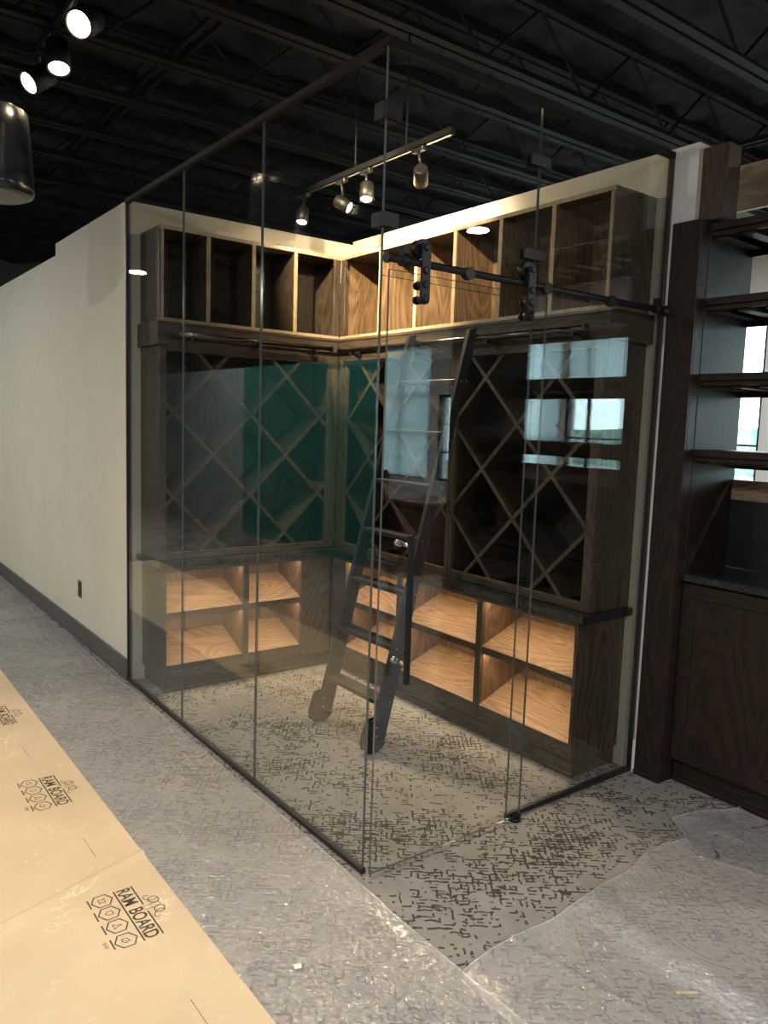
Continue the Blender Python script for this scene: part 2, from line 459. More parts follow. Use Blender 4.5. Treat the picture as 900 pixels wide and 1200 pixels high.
# far walls of the building
bx('wall_west', FX0 - 0.15, FX0, FY0, FY1, 0, 4.1, plain('dim_grey_paint', (0.13, 0.13, 0.13), 0.8), kind='structure', bev=0, label='far grey wall of the open office', cat='wall')
bx('wall_north', FX0, FX1, FY1, FY1 + 0.15, 0, 4.1, plain('dim_grey_paint', (0.13, 0.13, 0.13), 0.8), kind='structure', bev=0, label='far grey wall at the aisle end', cat='wall')
bx('wall_south', FX0, FX1, FY0 - 0.15, FY0, 0, 4.1, plain('dim_grey_paint', (0.13, 0.13, 0.13), 0.8), kind='structure', bev=0, label='grey wall behind the viewer', cat='wall')
bx('wall_pale', -3.5, -3.4, 7.7, 11.5, 0, 2.25, plain('pale_blue_grey_paint', (0.30, 0.37, 0.39), 0.6), kind='structure', bev=0, label='pale blue grey partition beyond the teal one', cat='wall')
bx('wall_teal', -3.5, -3.4, 3.4, 7.7, 0, 2.25, TEAL, kind='structure', bev=0, label='teal painted partition mirrored in the glass', cat='wall')
# east wall with windows
wins = [(-8.35, -6.9, 2.75), (-6.72, -6.25, 2.0), (-5.15, -4.36, 2.75), (-4.30, -2.6, 2.75), (-1.9, -0.4, 2.75), (1.86, 2.7, 2.75), (4.2, 6.2, 2.75)]  # first and third openings added to stand for brightly lit white wall
WZ0 = 0.75
b = MB(); yy = FY0
for (a, c, WZ1) in wins:
    b.box(FX1, FX1 + 0.2, yy, a, 0, 4.1); b.box(FX1, FX1 + 0.2, a, c, 0, WZ0); b.box(FX1, FX1 + 0.2, a, c, WZ1, 4.1); yy = c
b.box(FX1, FX1 + 0.2, yy, FY1, 0, 4.1)
b.build('wall_east', WHITEP, kind='structure', label='white window wall seen past the dark shelving', cat='wall')
for k, (a, c, WZ1) in enumerate(wins):
    b = MB(); t = 0.035
    b.box(FX1 + 0.03, FX1 + 0.10, a, a + t, WZ0, WZ1); b.box(FX1 + 0.03, FX1 + 0.10, c - t, c, WZ0, WZ1)
    b.box(FX1 + 0.03, FX1 + 0.10, a + t, c - t, WZ0, WZ0 + t); b.box(FX1 + 0.03, FX1 + 0.10, a + t, c - t, WZ1 - t, WZ1)
    w = b.build('window_%d' % (k + 1), BLACK, kind='structure', label='black framed daylight window in the far white wall', cat='window', group='far office windows')
    nh = 3; hs = [WZ0 + t, 1.46, 2.02, WZ1 - t] if WZ1 > 2.2 else [WZ0 + t, 1.17, 1.58, WZ1 - t]
    if k == 3: vs = [a + t, -3.98, -3.30, c - t]
    else:
        n0 = max(1, round((c - a) / 0.8)); vs = [a + t + (c - a - 2 * t) * i / n0 for i in range(n0 + 1)]
    nv = len(vs) - 1
    for i in range(1, nv): bx('mullion', FX1 + 0.04, FX1 + 0.09, vs[i] - 0.014, vs[i] + 0.014, WZ0 + t, WZ1 - t, BLACK, w, 0)
    for i in range(1, nh): bx('muntin', FX1 + 0.045, FX1 + 0.085, a + t, c - t, hs[i] - 0.010, hs[i] + 0.010, BLACK, w, 0)
    for i in range(nv):
        for j in range(nh):
            MB().box(FX1 + 0.06, FX1 + 0.066, vs[i] + 0.001, vs[i + 1] - 0.001, hs[j] + 0.001, hs[j + 1] - 0.001).build('pane', WPANE, w)
    if k in (0, 2): bx('added_shade', FX1 + 0.012, FX1 + 0.015, a + 0.004, c - 0.004, WZ0, WZ1, SHADE, w, 0)  # shades here and below are added, daylit like bright white wall
    if k == 3: bx('added_shade', FX1 + 0.012, FX1 + 0.015, a + 0.004, c - 0.004, 2.04, WZ1, SHADE, w, 0)
bx('ground_outside', FX1 + 0.2, 60, -50, 30, -1.6, -1.5, plain('dry_grass', (0.26, 0.28, 0.24), 0.9), kind='structure', bev=0, label='open ground outside the windows', cat='ground')
b = MB(); n = 40; prev = None
ridge = []
for i in range(n + 1):
    y = -60 + 100 * i / n
    ridge.append((y, 2.2 + 2.0 * noise.noise(Vector((y * 0.06, 1.7, 0)))))
b.prism([(-60, -1.5)] + ridge + [(40, -1.5)], 55, 62, 'x')
b.build('hill', plain('wooded_hill', (0.20, 0.28, 0.25), 0.9, 0, 0.1, 0.5, 1.5), kind='structure', label='green wooded ridge outside the windows', cat='hill')

# ================================================================== GLASS ENCLOSURE
GT = 0.010
def glass_sheet(name, box, label, parent=None, cat='glass panel', group=None):
    x0, x1, y0, y1, z0, z1 = box
    b = MB(); b.box(*box)
    thin = min((x1 - x0, 0), (y1 - y0, 1))[1]
    o = b.build(name, [GLASS, GEDGE], parent, label=label, cat=cat, group=group)
    for f in o.data.polygons:
        if abs(f.normal[thin]) < 0.5: f.material_index = 1
    return o
def clip_plate(mb, x0, x1, y0, y1, z0, z1): mb.box(x0, x1, y0, y1, z0, z1, 0.0015)

GP = 'fixed glass panels of the enclosure'
ys = [0.006, 0.811, 1.602, D - 0.012]
labs = ['clear glass panel at the enclosure corner, nearest the ladder feet', 'middle clear glass panel of the long glass side', 'clear glass panel next to the cream wall end']
for i in range(3):
    glass_sheet('glass_sheet', (-GT / 2, GT / 2, ys[i] + (0.0015 if i else 0.0), ys[i + 1] - 0.0015, 0.012, H - 0.012), labs[i], group=GP)
XJ = 0.700
fixed = glass_sheet('glass_sheet', (XJ + 0.0015, W - 0.012, -GT / 2, GT / 2, 0.012, H - 0.012), 'fixed clear glass panel between sliding door and dark shelving', group=GP)
trans = glass_sheet('glass_sheet', (-GT / 2, XJ - 0.0015, -GT / 2, GT / 2, 2.032, H - 0.012), 'clear glass transom above the sliding door', group=GP)
# channels
CH = 0.018
bx('floor_channel', -0.010, 0.010, 0.0, D, 0.0, 0.020, BLACK, None, 0.001, label='black floor channel under the long glass side', cat='channel')
bx('floor_channel', XJ, W - 0.004, -0.010, 0.010, 0.0, 0.020, BLACK, None, 0.001, label='short black floor channel under the fixed panel by the shelving', cat='channel')
bx('head_channel', -0.013, 0.013, 0.013, D, H - 0.020, H + 0.006, FLAT, None, 0.002, label='black head channel on top of the long glass side', cat='channel')
bx('head_channel', -0.013, W - 0.0005, -0.013, 0.013, H - 0.020, H + 0.006, FLAT, None, 0.002, label='black head channel above the door and transom', cat='channel')
bx('wall_channel', -0.010, 0.010, D - 0.016, D - 0.0005, 0.020, H - 0.020, BLACK, None, 0.001, label='black upright channel where glass meets the cream wall end', cat='channel')
bx('wall_channel', W - 0.018, W - 0.004, -0.011, 0.011, 0.020, H - 0.020, BLACK, None, 0.001, label='black upright channel where glass meets the wall by the shelving', cat='channel')
# glass clips
def corner_clip(z0, z1, label):
    t = thing('glass_clip', (0, 0, z0), label, 'clip', 'black glass clips')
    bx('outer_plate', -0.017, 0.046, -0.018, -0.0055, z0, z1, HARD, t)
    bx('side_plate', -0.018, -0.0055, -0.0055, 0.046, z0, z1, HARD, t)
    bx('inner_plate', 0.0055, 0.046, 0.0055, 0.046, z0, z1, HARD, t)
corner_clip(2.508, 2.560, 'square black clip at the glass corner, the higher one')
corner_clip(2.180, 2.226, 'square black clip at the glass corner, just above the rail')
def flat_clip(x0, x1, z0, z1, label):
    t = thing('glass_clip', ((x0 + x1) / 2, 0, z0), label, 'clip', 'black glass clips')
    bx('outer_plate', x0, x1, -0.018, -0.0055, z0, z1, HARD, t)
    bx('inner_plate', x0, x1, 0.0055, 0.018, z0, z1, HARD, t)
flat_clip(0.640, 0.742, 2.508, 2.548, 'flat black clip on the panel joint, near the head channel')
flat_clip(0.626, 0.734, 2.178, 2.216, 'flat black clip on the panel joint, just above the rail')

# sliding door
DY = -0.030
door = thing('door_1', (0.37, DY, 0.0), 'frameless sliding glass door hung from a black rail', 'door', kind='structure')
glass_sheet('pane', (0.004, 0.745, DY - GT / 2, DY + GT / 2, 0.014, 2.048), None, door, None)
for hx in (0.128, 0.625):
    b = MB(); n = 12
    z0, z1, hw = 1.966, 2.128, 0.017
    pts = [(hx + hw * math.cos(t), z1 + hw * math.sin(t)) for t in [math.pi * k / n for k in range(n + 1)]]
    pts += [(hx + hw * math.cos(t), z0 + hw * math.sin(t)) for t in [math.pi + math.pi * k / n for k in range(n + 1)]]
    b.prism(pts, DY - 0.036, DY - 0.026, 'y')
    hg = b.build('hanger', HARD, door)
    for bz in (1.966, 2.012, 2.056, 2.128):
        MB().lathe([(0.0125, 0.0), (0.0125, 0.004), (0.0105, 0.006), (0.004, 0.0045)], (hx, DY - 0.036, bz), (0, -1, 0), 16).build('bolt', HARD, hg)
    for bz in (1.966, 2.012):
        MB().lathe([(0.014, 0.0), (0.014, 0.021)], (hx, DY - 0.005, bz), (0, -1, 0), 16).build('spacer', HARD, hg)
        MB().lathe([(0.014, 0.0), (0.014, 0.010)], (hx, DY + 0.005, bz), (0, 1, 0), 16).build('spacer', HARD, hg)
    MB().lathe([(0.030, -0.014), (0.030, -0.009), (0.023, -0.003), (0.023, 0.003), (0.030, 0.009), (0.030, 0.014)], (hx, DY, 2.128), (0, 1, 0), 24).build('roller', HARD, hg)
    MB().tube([(hx, DY - 0.026, 2.128), (hx, DY - 0.012, 2.128)], 0.008).build('axle', HARD, hg)
hd = bx('pull_handle', 0.083, 0.101, -0.093, -0.075, 0.69, 1.20, HARD, door, 0.002)
for hz in (0.757, 1.163):
    MB().tube([(0.092, -0.075, hz), (0.092, DY - 0.005, hz)], 0.007).build('standoff', STEEL, hd)
    MB().lathe([(0.011, 0), (0.011, 0.022), (0.008, 0.024)], (0.092, DY + 0.005, hz), (0, 1, 0), 16).build('rear_cap', STEEL, hd)
# rail
RZ = 2.083
rail = thing('sliding_rail', (0.7, DY, RZ), 'round black rail carrying the sliding glass door', 'rail')
MB().tube([(-0.006, DY, RZ), (1.470, DY, RZ)], 0.0125, 16).build('bar', HARD, rail)
for sx in (0.340, 0.735, 1.120):
    MB().lathe([(0.021, -0.016), (0.021, 0.010), (0.010, 0.012), (0.010, 0.024)], (sx, DY, RZ - 0.004), (0, 1, 0), 20).build('standoff', HARD, rail)
for sx in (0.062, 1.432):
    MB().lathe([(0.020, -0.014), (0.020, 0.014)], (sx, DY, RZ), (1, 0, 0), 16).build('stop_collar', HARD, rail)
    bx('stop_pad', sx - 0.011, sx + 0.011, DY - 0.012, DY + 0.012, RZ + 0.018, RZ + 0.044, HARD, rail)
MB().lathe([(0.017, 0), (0.017, 0.012)], (-0.010, DY, RZ), (1, 0, 0), 16).build('end_cap', HARD, rail)
MB().lathe([(0.013, 0), (0.013, 0.026), (0.022, 0.028), (0.022, 0.034)], (1.470, DY, RZ), (1, 0, 0), 16).build('wall_mount', HARD, rail)
# floor guide
fg = thing('floor_guide', (0.722, DY, 0), 'small black floor guide at the sliding door edge', 'guide')
MB().lathe([(0.025, 0.0), (0.025, 0.010), (0.022, 0.012)], (0.722, DY, 0.0), (0, 0, 1), 20).build('base', HARD, fg)
bx('jaw', 0.700, 0.744, DY - 0.014, DY - 0.0055, 0.010, 0.030, HARD, fg)
bx('jaw', 0.700, 0.744, DY + 0.0055, DY + 0.014, 0.010, 0.030, HARD, fg)

# ================================================================== WINE CABINETS
# run A stands on wall y=D facing -y (x along); run B stands on wall x=W facing -x (y along)
AF, BF = 2.105, 1.236           # fronts of racks and cubbies
AL, BL = 2.055, 1.186           # fronts of the base cabinets
def run(name, side, label, cat, group=None):
    return thing(name, (0.6, D - 0.1, 0.0) if side == 'A' else (W - 0.1, 1.1, 0.0), label, cat, group)
def rb(side, name, a0, a1, d0, d1, z0, z1, mat, parent, bev=0.0015, **kw):
    """board of run A/B: a = along, d = plan coordinate across (y for A, x for B)"""
    if side == 'A': return bx(name, a0, a1, d0, d1, z0, z1, mat, parent, bev, **kw)
    return bx(name, d0, d1, a0, a1, z0, z1, mat, parent, bev, **kw)
def al(side): return 'x' if side == 'A' else 'y'

def band(o, side):
    """pale edge banding on the front edge of a board"""
    o.data.materials.append(edge_oak()); ax = 1 if side == 'A' else 0
    for f in o.data.polygons:
        if f.normal[ax] < -0.6: f.material_index = 1
    return o
def uppers(side, a0, a1, dividers, label, stile=None):
    F, Bk = (AF, D) if side == 'A' else (BF, W)
    z0, z1, t = 2.072, 2.575, 0.020
    c = run('cubby_cabinet', side, label, 'cabinet', 'open cubby cabinets along the top')
    e = 0.0008; cb = oak if side == 'A' else cubby  # darker oak in run A puts shade into its bays
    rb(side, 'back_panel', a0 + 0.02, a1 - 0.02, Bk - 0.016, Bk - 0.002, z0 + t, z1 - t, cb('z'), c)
    band(rb(side, 'top_board', a0, a1, F, Bk - 0.002, z1 - t, z1, oak(al(side)), c), side)
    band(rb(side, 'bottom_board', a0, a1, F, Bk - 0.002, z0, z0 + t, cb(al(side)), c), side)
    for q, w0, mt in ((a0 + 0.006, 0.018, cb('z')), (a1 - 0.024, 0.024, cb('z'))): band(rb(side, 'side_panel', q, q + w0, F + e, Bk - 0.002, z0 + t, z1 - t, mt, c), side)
    rb(side, 'end_panel', a0, a0 + 0.0058, F + e, Bk - 0.002, z0 + t, z1 - t, oak('z'), c, 0.0005)
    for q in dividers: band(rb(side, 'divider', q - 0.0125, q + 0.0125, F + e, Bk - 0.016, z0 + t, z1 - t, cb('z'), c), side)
    if stile: rb(side, 'corner_stile', stile[0], stile[1], F - 0.001, F + 0.02, z0 + t, z1 - t, oak('z'), c)
    return c
uppers('A', 0.075, 1.234, (0.355, 0.635, 0.913), 'open cubby cabinet of four bays on the back wall', (1.186, 1.234))
uppers('B', 0.066, 2.104, (0.397, 0.727, 1.055, 1.37, 1.70), 'open cubby cabinet of six bays above the leaning ladder', (2.060, 2.103))

def valance(side, a0, a1, label):
    F = 2.085 if side == 'A' else 1.212
    Bk = D if side == 'A' else W
    z1, z0, zn = 2.0715, 1.990, 1.946
    c = run('valance', side, label, 'valance', 'oak valances under the cubbies')
    pts = [(a0, zn), (a0 + 0.045, zn)]
    for k in range(9):
        t = math.pi / 2 * k / 8
        pts.append((a0 + 0.045 + 0.055 * math.sin(t) , z0 - 0.044 * math.cos(t) if k else zn))
    pts += [(a1, z0), (a1, z1), (a0, z1)]
    ax = 'y' if side == 'A' else 'x'
    MB().prism(pts, F, F + 0.0185, ax).build('fascia', oak(al(side)), c)
    # return on the free end and a soffit behind the fascia
    rb(side, 'end_return', a0, a0 + 0.018, F + 0.019, Bk - 0.002, zn, z1, oak(al('B' if side == 'A' else 'A')), c)
    rb(side, 'lip', a0 - 0.004, a1, F - 0.006, F - 0.0002, z1 - 0.016, z1, oak(al(side)), c)
valance('A', 0.056, 1.210, 'oak valance with scrolled end behind the short ladder rail')
valance('B', 0.034, 2.083, 'long oak valance with scrolled end behind the long ladder rail')

def clip_poly(poly, x0, x1, y0, y1):
    def cut(ps, f):
        out = []
        for i in range(len(ps)):
            a, b = ps[i], ps[(i + 1) % len(ps)]; fa, fb = f(a), f(b)
            if fa >= 0: out.append(a)
            if (fa >= 0) != (fb >= 0):
                t = fa / (fa - fb); out.append((a[0] + (b[0] - a[0]) * t, a[1] + (b[1] - a[1]) * t))
        return out
    for f in (lambda p: p[0] - x0, lambda p: x1 - p[0], lambda p: p[1] - y0, lambda p: y1 - p[1]):
        poly = cut(poly, f)
        if not poly: return poly
    return poly
def rack(side, a0, a1, in0, in1, ca, pitch, label, bot=0.762):
    F, Bk = (AF, D) if side == 'A' else (BF, W)
    z0, z1 = 0.802, 1.915; top = 1.988
    ro = half_shaded_rackoak if side == 'A' else shaded_rackoak
    c = run('wine_rack', side, label, 'wine rack', 'diagonal wine racks')
    rb(side, 'stile', a0, in0, F, F + 0.022, bot, top, oak('z'), c)
    rb(side, 'stile', in1, a1, F, F + 0.022, bot, top, oak('z'), c)
    rb(side, 'top_rail', in0, in1, F, F + 0.022, z1, top, oak(al(side)), c)
    rb(side, 'bottom_rail', in0, in1, F, F + 0.022, bot, z0, oak(al(side)), c)
    rb(side, 'end_panel', a0, a0 + 0.006, F + 0.0225, Bk - 0.002, bot, top, oak('z'), c, 0.0005)
    rb(side, 'side_panel', a0 + 0.0062, a0 + 0.018, F + 0.0225, Bk - 0.002, bot, top, ro('z'), c)
    rb(side, 'side_panel', a1 - 0.018, a1, F + 0.0225, Bk - 0.002, bot, top, ro('z'), c)
    rb(side, 'back_panel', a0 + 0.018, a1 - 0.018, Bk - 0.014, Bk - 0.002, bot, top, ro('z'), c)
    zc = 1.35; r2 = math.sqrt(2); t = 0.020
    for fam in (1, -1):
        for k in (-1.5, -0.5, 0.5, 1.5):
            # line: (a-ca) - fam*(z-zc) = k*pitch
            off = k * pitch
            mid = (ca + off / 2, zc - fam * off / 2); d = (1 / r2, fam / r2); nrm = (-d[1], d[0])
            L = 2.0
            poly = [(mid[0] + d[0] * s * L + nrm[0] * u * t / 2, mid[1] + d[1] * s * L + nrm[1] * u * t / 2) for s, u in ((-1, -1), (1, -1), (1, 1), (-1, 1))]
            poly = clip_poly(poly, in0 - 0.004, in1 + 0.004, z0 - 0.004, z1 + 0.004)
            if len(poly) < 3: continue
            lb = MB().prism(poly, F + (0.010 if fam == 1 else 0.0115), Bk - 0.016, 'y' if side == 'A' else 'x').build('lattice_board', ro('z'), c)
            lb.data.materials.append(oak('z')); fa = 1 if side == 'A' else 0
            for f in lb.data.polygons:
                if f.normal[fa] < -0.6: f.material_index = 1
    return c
rack('A', 0.075, 1.2345, 0.113, 1.156, 0.633, 0.474, 'diagonal wine rack on the back wall above two pairs of lit bays')
rack('B', 0.068, 1.0065, 0.118, 0.990, 0.565, 0.456, 'diagonal wine rack beside the fixed glass panel')
rack('B', 1.0075, 2.103, 1.040, 2.012, 1.545, 0.456, 'diagonal wine rack behind the leaning ladder')

# counter: one continuous L
b = MB()
b.prism([(0.047, D - 0.002), (0.047, 2.030), (1.163, 2.030), (1.163, 0.042), (W - 0.002, 0.042), (W - 0.002, D - 0.002)], 0.727, 0.760, 'z')
b.build('countertop', STONE, label='black stone countertop turning the corner over the base cabinets', cat='countertop')

def base(side, a0, a1, stiles, slots, label, panel=None):
    F, Bk = (AL, D) if side == 'A' else (BL, W)
    c = run('base_cabinet', side, label, 'cabinet', 'base cabinets with lit slanted shelves')
    zb, zt = 0.090, 0.726
    # plinth, shoe moulding
    rb(side, 'plinth', a0 + 0.014, a1, F + 0.030, Bk - 0.002, 0.0, zb, oak(al(side)), c)
    rb(side, 'shoe_moulding', a0 + 0.004, a1 - (0.03 if side == 'B' else 0.0), F + 0.018, F + 0.0295, 0.0, 0.022, oak(al(side)), c, 0.004)
    rb(side, 'end_panel', a0, a0 + 0.018, F + 0.0205, Bk - 0.002, zb, zt, oak('z'), c)
    for (s0, s1) in stiles: rb(side, 'stile', s0, s1, F, F + 0.020, zb, zt, oak('z'), c)
    dep = 0.285; slope = 0.115
    for (s0, s1) in slots:
        for (r0, r1, nm) in ((zb, 0.128, 'bottom_rail'), (0.698, zt, 'top_rail')):
            rb(side, nm, s0, s1, F, F + 0.020, r0, r1, oak(al(side)), c)
        # linings
        for q in (s0 - 0.016, s1):
            rb(side, 'lining', q, q + 0.016, F + 0.0205, F + dep + 0.02, 0.128, 0.712, oakm('z'), c)
        rb(side, 'back_lining', s0, s1, F + dep, F + dep + 0.012, 0.128, 0.712, oakm('z'), c)
        rb(side, 'top_lining', s0, s1, F + 0.0205, F + dep, 0.7122, 0.7255, oakw(al(side)), c)
        for zf in (0.128, 0.432):
            # slanted shelf with a front lip
            prof = [(F + 0.006, zf + 0.020), (F + dep, zf + 0.020 + slope), (F + dep, zf + 0.036 + slope), (F + 0.006, zf + 0.036)]
            b = MB()
            if side == 'A': b.prism(prof, s0 + 0.0005, s1 - 0.0005, 'x')
            else: b.prism(prof, s0 + 0.0005, s1 - 0.0005, 'y')
            sh = b.build('slanted_shelf', oakw(al(side)), c)
            rb(side, 'shelf_lip', s0 + 0.0005, s1 - 0.0005, F + 0.001, F + 0.0058, zf + 0.001, zf + 0.037, oak(al(side)), sh)
        for zl, zo in ((0.7045, 0.7105), (0.428, 0.434)):
            ls = rb(side, 'light_strip', s0 + 0.01, s1 - 0.01, F + 0.024, F + 0.032, zl, zo, LEDM, c, 0)
            mid = (s0 + s1) / 2; ln = s1 - s0 - 0.02
            if side == 'A':
                p0 = (mid, F + 0.028, zl - 0.002); tg = (mid, F + 0.10, zl - 0.2); sz = (ln, 0.008)
            else:
                p0 = (F + 0.028, mid, zl - 0.002); tg = (F + 0.10, mid, zl - 0.2); sz = (0.008, ln)
            l = light('strip_glow', 'AREA', p0, tg, P_LED * ln / 0.5, (1.0, 0.76, 0.50), ls, size=sz)
            l.rotation_euler = (math.radians(18), 0, 0) if side == 'A' else (0, math.radians(-18), 0)
    if panel:
        rb(side, 'corner_panel', panel[0], panel[1], F + 0.004, F + 0.020, zb, zt, oak('z'), c)
    return c
base('A', 0.080, 1.185, [(0.080, 0.096), (0.570, 0.606), (0.964, 0.988)], [(0.096, 0.570), (0.606, 0.964)], 'base cabinet with two columns of lit slanted bays on the back wall', (0.988, 1.185))
base('B', 0.080, 2.054, [(0.080, 0.098), (0.677, 0.717), (1.322, 1.374), (1.895, 1.925)], [(0.098, 0.677), (0.717, 1.322), (1.374, 1.895)], 'base cabinet with three columns of lit slanted bays behind the ladder', (1.925, 2.054))

# ladder rails
def lrail(side, a0, a1, brs, label):
    dd = 2.030 if side == 'A' else 1.157
    F = 2.085 if side == 'A' else 1.212
    z = 2.003 if side == 'A' else 1.990
    P = (lambda a, d, zz: (a, d, zz)) if side == 'A' else (lambda a, d, zz: (d, a, zz))
    c = thing('ladder_rail', P((a0 + a1) / 2, dd, z), label, 'rail', 'ladder rails')
    MB().tube([P(a0, dd, z), P(a1, dd, z)], 0.0125, 14).build('tube', BRONZE, c)
    for q, s in ((a0, -1), (a1, 1)):
        MB().lathe([(0.020, 0), (0.020, 0.006), (0.015, 0.012)], P(q, dd, z), P(s, 0, 0), 18).build('end_cap', BLACK, c)
    for q in brs:
        b = MB()
        b.bar(P(q, dd + 0.004, z - 0.022), P(q, F - 0.001, z - 0.022), 0.018, 0.014, P(1, 0, 0))
        b.bar(P(q, dd, z - 0.030), P(q, dd, z - 0.008), 0.018, 0.014, P(1, 0, 0))
        b.bar(P(q, F - 0.007, z - 0.040), P(q, F - 0.007, z + 0.004), 0.034, 0.012, P(1, 0, 0))
        b.build('bracket', BLACK, c)
lrail('A', 0.142, 1.128, (0.225, 0.64, 1.02), 'dark ladder rail on the short oak valance')
lrail('B', 0.120, 1.985, (0.185, 0.71, 1.30, 1.86), 'dark ladder rail the ladder hooks onto')

# ================================================================== LADDER
lad = thing('rolling_ladder', (0.70, 1.02, 0), 'black rolling library ladder hooked on the rail', 'ladder')
SL = 0.265; X0 = 0.581          # front edge x = X0 + SL*z
SWd = 0.086                     # stringer depth measured horizontally
LY = (0.797, 1.262)
for yc in LY:
    z0, z1 = 0.052, 2.030
    pts = [(X0 + SL * z0, z0), (X0 + SL * z0 + SWd, z0), (X0 + SL * z1 + SWd * 0.55, z1 + 0.012), (X0 + SL * z1, z1)]
    o = MB().prism(pts, yc - 0.012, yc + 0.012, 'y').build('stringer', LADDER, lad)
    s = 1 if yc > 1 else -1
    # hook straps over the rail
    for k in (-1, 1):
        px = X0 + SL * 1.93 + 0.066
        y0 = yc + k * 0.018
        b = MB()
        arc = [(1.157 + 0.017 * math.cos(t), 1.990 + 0.017 * math.sin(t)) for t in [math.radians(a) for a in range(-10, 191, 20)]]
        path = [(px - 0.040, 1.86)] + [(px - 0.020, 1.94)] + arc[::-1]
        for i in range(len(path) - 1):
            b.bar((path[i][0], y0, path[i][1]), (path[i + 1][0], y0, path[i + 1][1]), 0.010, 0.005, (0, 1, 0))
        b.build('hook_strap', LADDER, lad)
    # foot: sleeve, wheel housing and rubber wheel
    fx = X0 + SL * 0.05
    hp = [(fx - 0.006, 0.165), (fx - 0.030, 0.100), (fx - 0.040, 0.060), (fx - 0.034, 0.022), (fx + 0.010, 0.006), (fx + 0.045, 0.006), (fx + 0.080, 0.034), (fx + 0.082, 0.050)]
    hp = [(fx + 0.050, 0.170)] + hp + [(fx + 0.062, 0.054)]
    b = MB(); b.prism(hp, yc - 0.020, yc - 0.0125, 'y'); b.prism(hp, yc + 0.0125, yc + 0.020, 'y')
    ft = b.build('foot', LADDER, lad)
    MB().lathe([(0.026, -0.011), (0.030, -0.007), (0.030, 0.007), (0.026, 0.011)], (fx + 0.012, yc, 0.030), (0, 1, 0), 20).build('wheel', BLACK, ft)
    for bz in (0.085, 0.13):
        MB().lathe([(0.006, 0), (0.006, 0.003)], (fx + 0.028, yc - 0.020, bz), (0, -1, 0), 10).build('bolt', STEEL, ft)
for k in range(7):
    tz = 0.246 + 0.257 * k
    xf = X0 + SL * tz - 0.004
    o = bx('tread', xf, xf + 0.090, LY[0] + 0.0125, LY[1] - 0.0125, tz - 0.022, tz, LADDER, lad, 0.003)
    for yc, s in ((LY[0] - 0.012, -1), (LY[1] + 0.012, 1)):
        for q in (0.024, 0.062):
            MB().lathe([(0.005, 0), (0.005, 0.002), (0.002, 0.003)], (xf + q, yc, tz - 0.011), (0, s, 0), 8).build('screw', STEEL, o)

# ================================================================== DARK SHELVING
bk = thing('bookcase', (1.72, -0.72, 0), 'dark open-backed bar shelving with glass racks beside the enclosure', 'bookcase')
PX = 1.505
for (y0, y1) in ((-0.165, -0.031), (-1.41, -1.20)):
    pil = bx('pilaster', PX, W - 0.002 if y0 > -0.5 else 1.56, y0, y1, 0, 2.445, espresso('z'), bk, 0.002)
    if y0 > -0.5:
        bx('pilaster_return', W - 0.002, 1.575, y0, -0.125, 0, 2.445, espresso('z'), bk, 0.002)
    bx('pilaster_shoe', PX - 0.008, PX - 0.0005, y0, y1, 0, 0.022, espresso('y'), pil, 0.003)
for (y0, y1) in ((-0.167, -0.126), (-1.238, -1.20)):
    bx('side_panel', 1.575, 1.925, y0, y1, 0, 2.445, espresso('z'), bk, 0.002)
yA, yB = -1.1995, -0.1675
for zs, racks in ((2.432, 1), (2.128, 1), (1.815, 2), (1.495, 2)):
    sh = bx('shelf', 1.565, 1.925, yA, yB, zs - 0.030, zs, espresso('y'), bk, 0.002)
    bx('back_apron', 1.900, 1.924, yA, yB, zs - 0.085, zs - 0.0305, espresso('y'), sh, 0.001)
    bx('front_apron', 1.580, 1.596, yA, yB, zs - 0.050, zs - 0.0305, espresso('y'), sh, 0.001)
    nr = 9
    for k in range(nr):
        y = yB - 0.035 - (yB - yA - 0.07) * k / (nr - 1)
        b = MB(); b.box(1.597, 1.899, y - 0.006, y + 0.006, zs - 0.050, zs - 0.0305); b.box(1.597, 1.899, y - 0.026, y + 0.026, zs - 0.060, zs - 0.050, 0.001)
        b.build('glass_rack_rail', espresso('x'), sh)
ct = bx('counter', 1.548, 1.925, yA, yB, 0.922, 0.957, STONE, bk, 0.003)
bx('back_panel', 1.905, 1.925, yA, yB, 0.958, 1.268, plain('black_laminate', (0.008, 0.008, 0.009), 0.4), bk)
bx('back_rail', 1.905, 1.925, yA, yB, 1.269, 1.36, wood('pale_walnut', (0.16, 0.11, 0.075), (0.36, 0.27, 0.20), 'y'), bk)
bx('lower_body', 1.590, 1.925, yA, yB, 0.10, 0.9215, espresso('z'), bk)
bx('plinth', 1.606, 1.925, yA, yB, 0.0, 0.0995, espresso('y'), bk)
bx('plinth_shoe', 1.592, 1.6055, yA, yB, 0.0, 0.022, espresso('y'), bk, 0.004)
dm = (yA + yB) / 2
for (y0, y1) in ((dm + 0.002, yB - 0.003), (yA + 0.003, dm - 0.002)):
    d = bx('door', 1.574, 1.5805, y0 + 0.058, y1 - 0.058, 0.168, 0.852, espresso('z'), bk, 0)
    for (q0, q1, r0, r1, ax) in ((y0, y0 + 0.058, 0.11, 0.912, 'z'), (y1 - 0.058, y1, 0.11, 0.912, 'z'), (y0 + 0.0585, y1 - 0.0585, 0.11, 0.168, 'y'), (y0 + 0.0585, y1 - 0.0585, 0.852, 0.912, 'y')):
        bx('door_frame', 1.566, 1.589, q0, q1, r0, r1, espresso(ax), d, 0.002)
bx('end_post', 1.548, 1.640, -0.238, -0.1225, 2.4455, 2.74, oak('z'), bk)
bx('header_board', 1.910, 1.935, -1.45, 0.10, 2.56, 2.76, wood('pale_walnut', (0.16, 0.11, 0.075), (0.36, 0.27, 0.20), 'y'), None, 0.002, label='oak header board spanning above the dark shelving', cat='board')

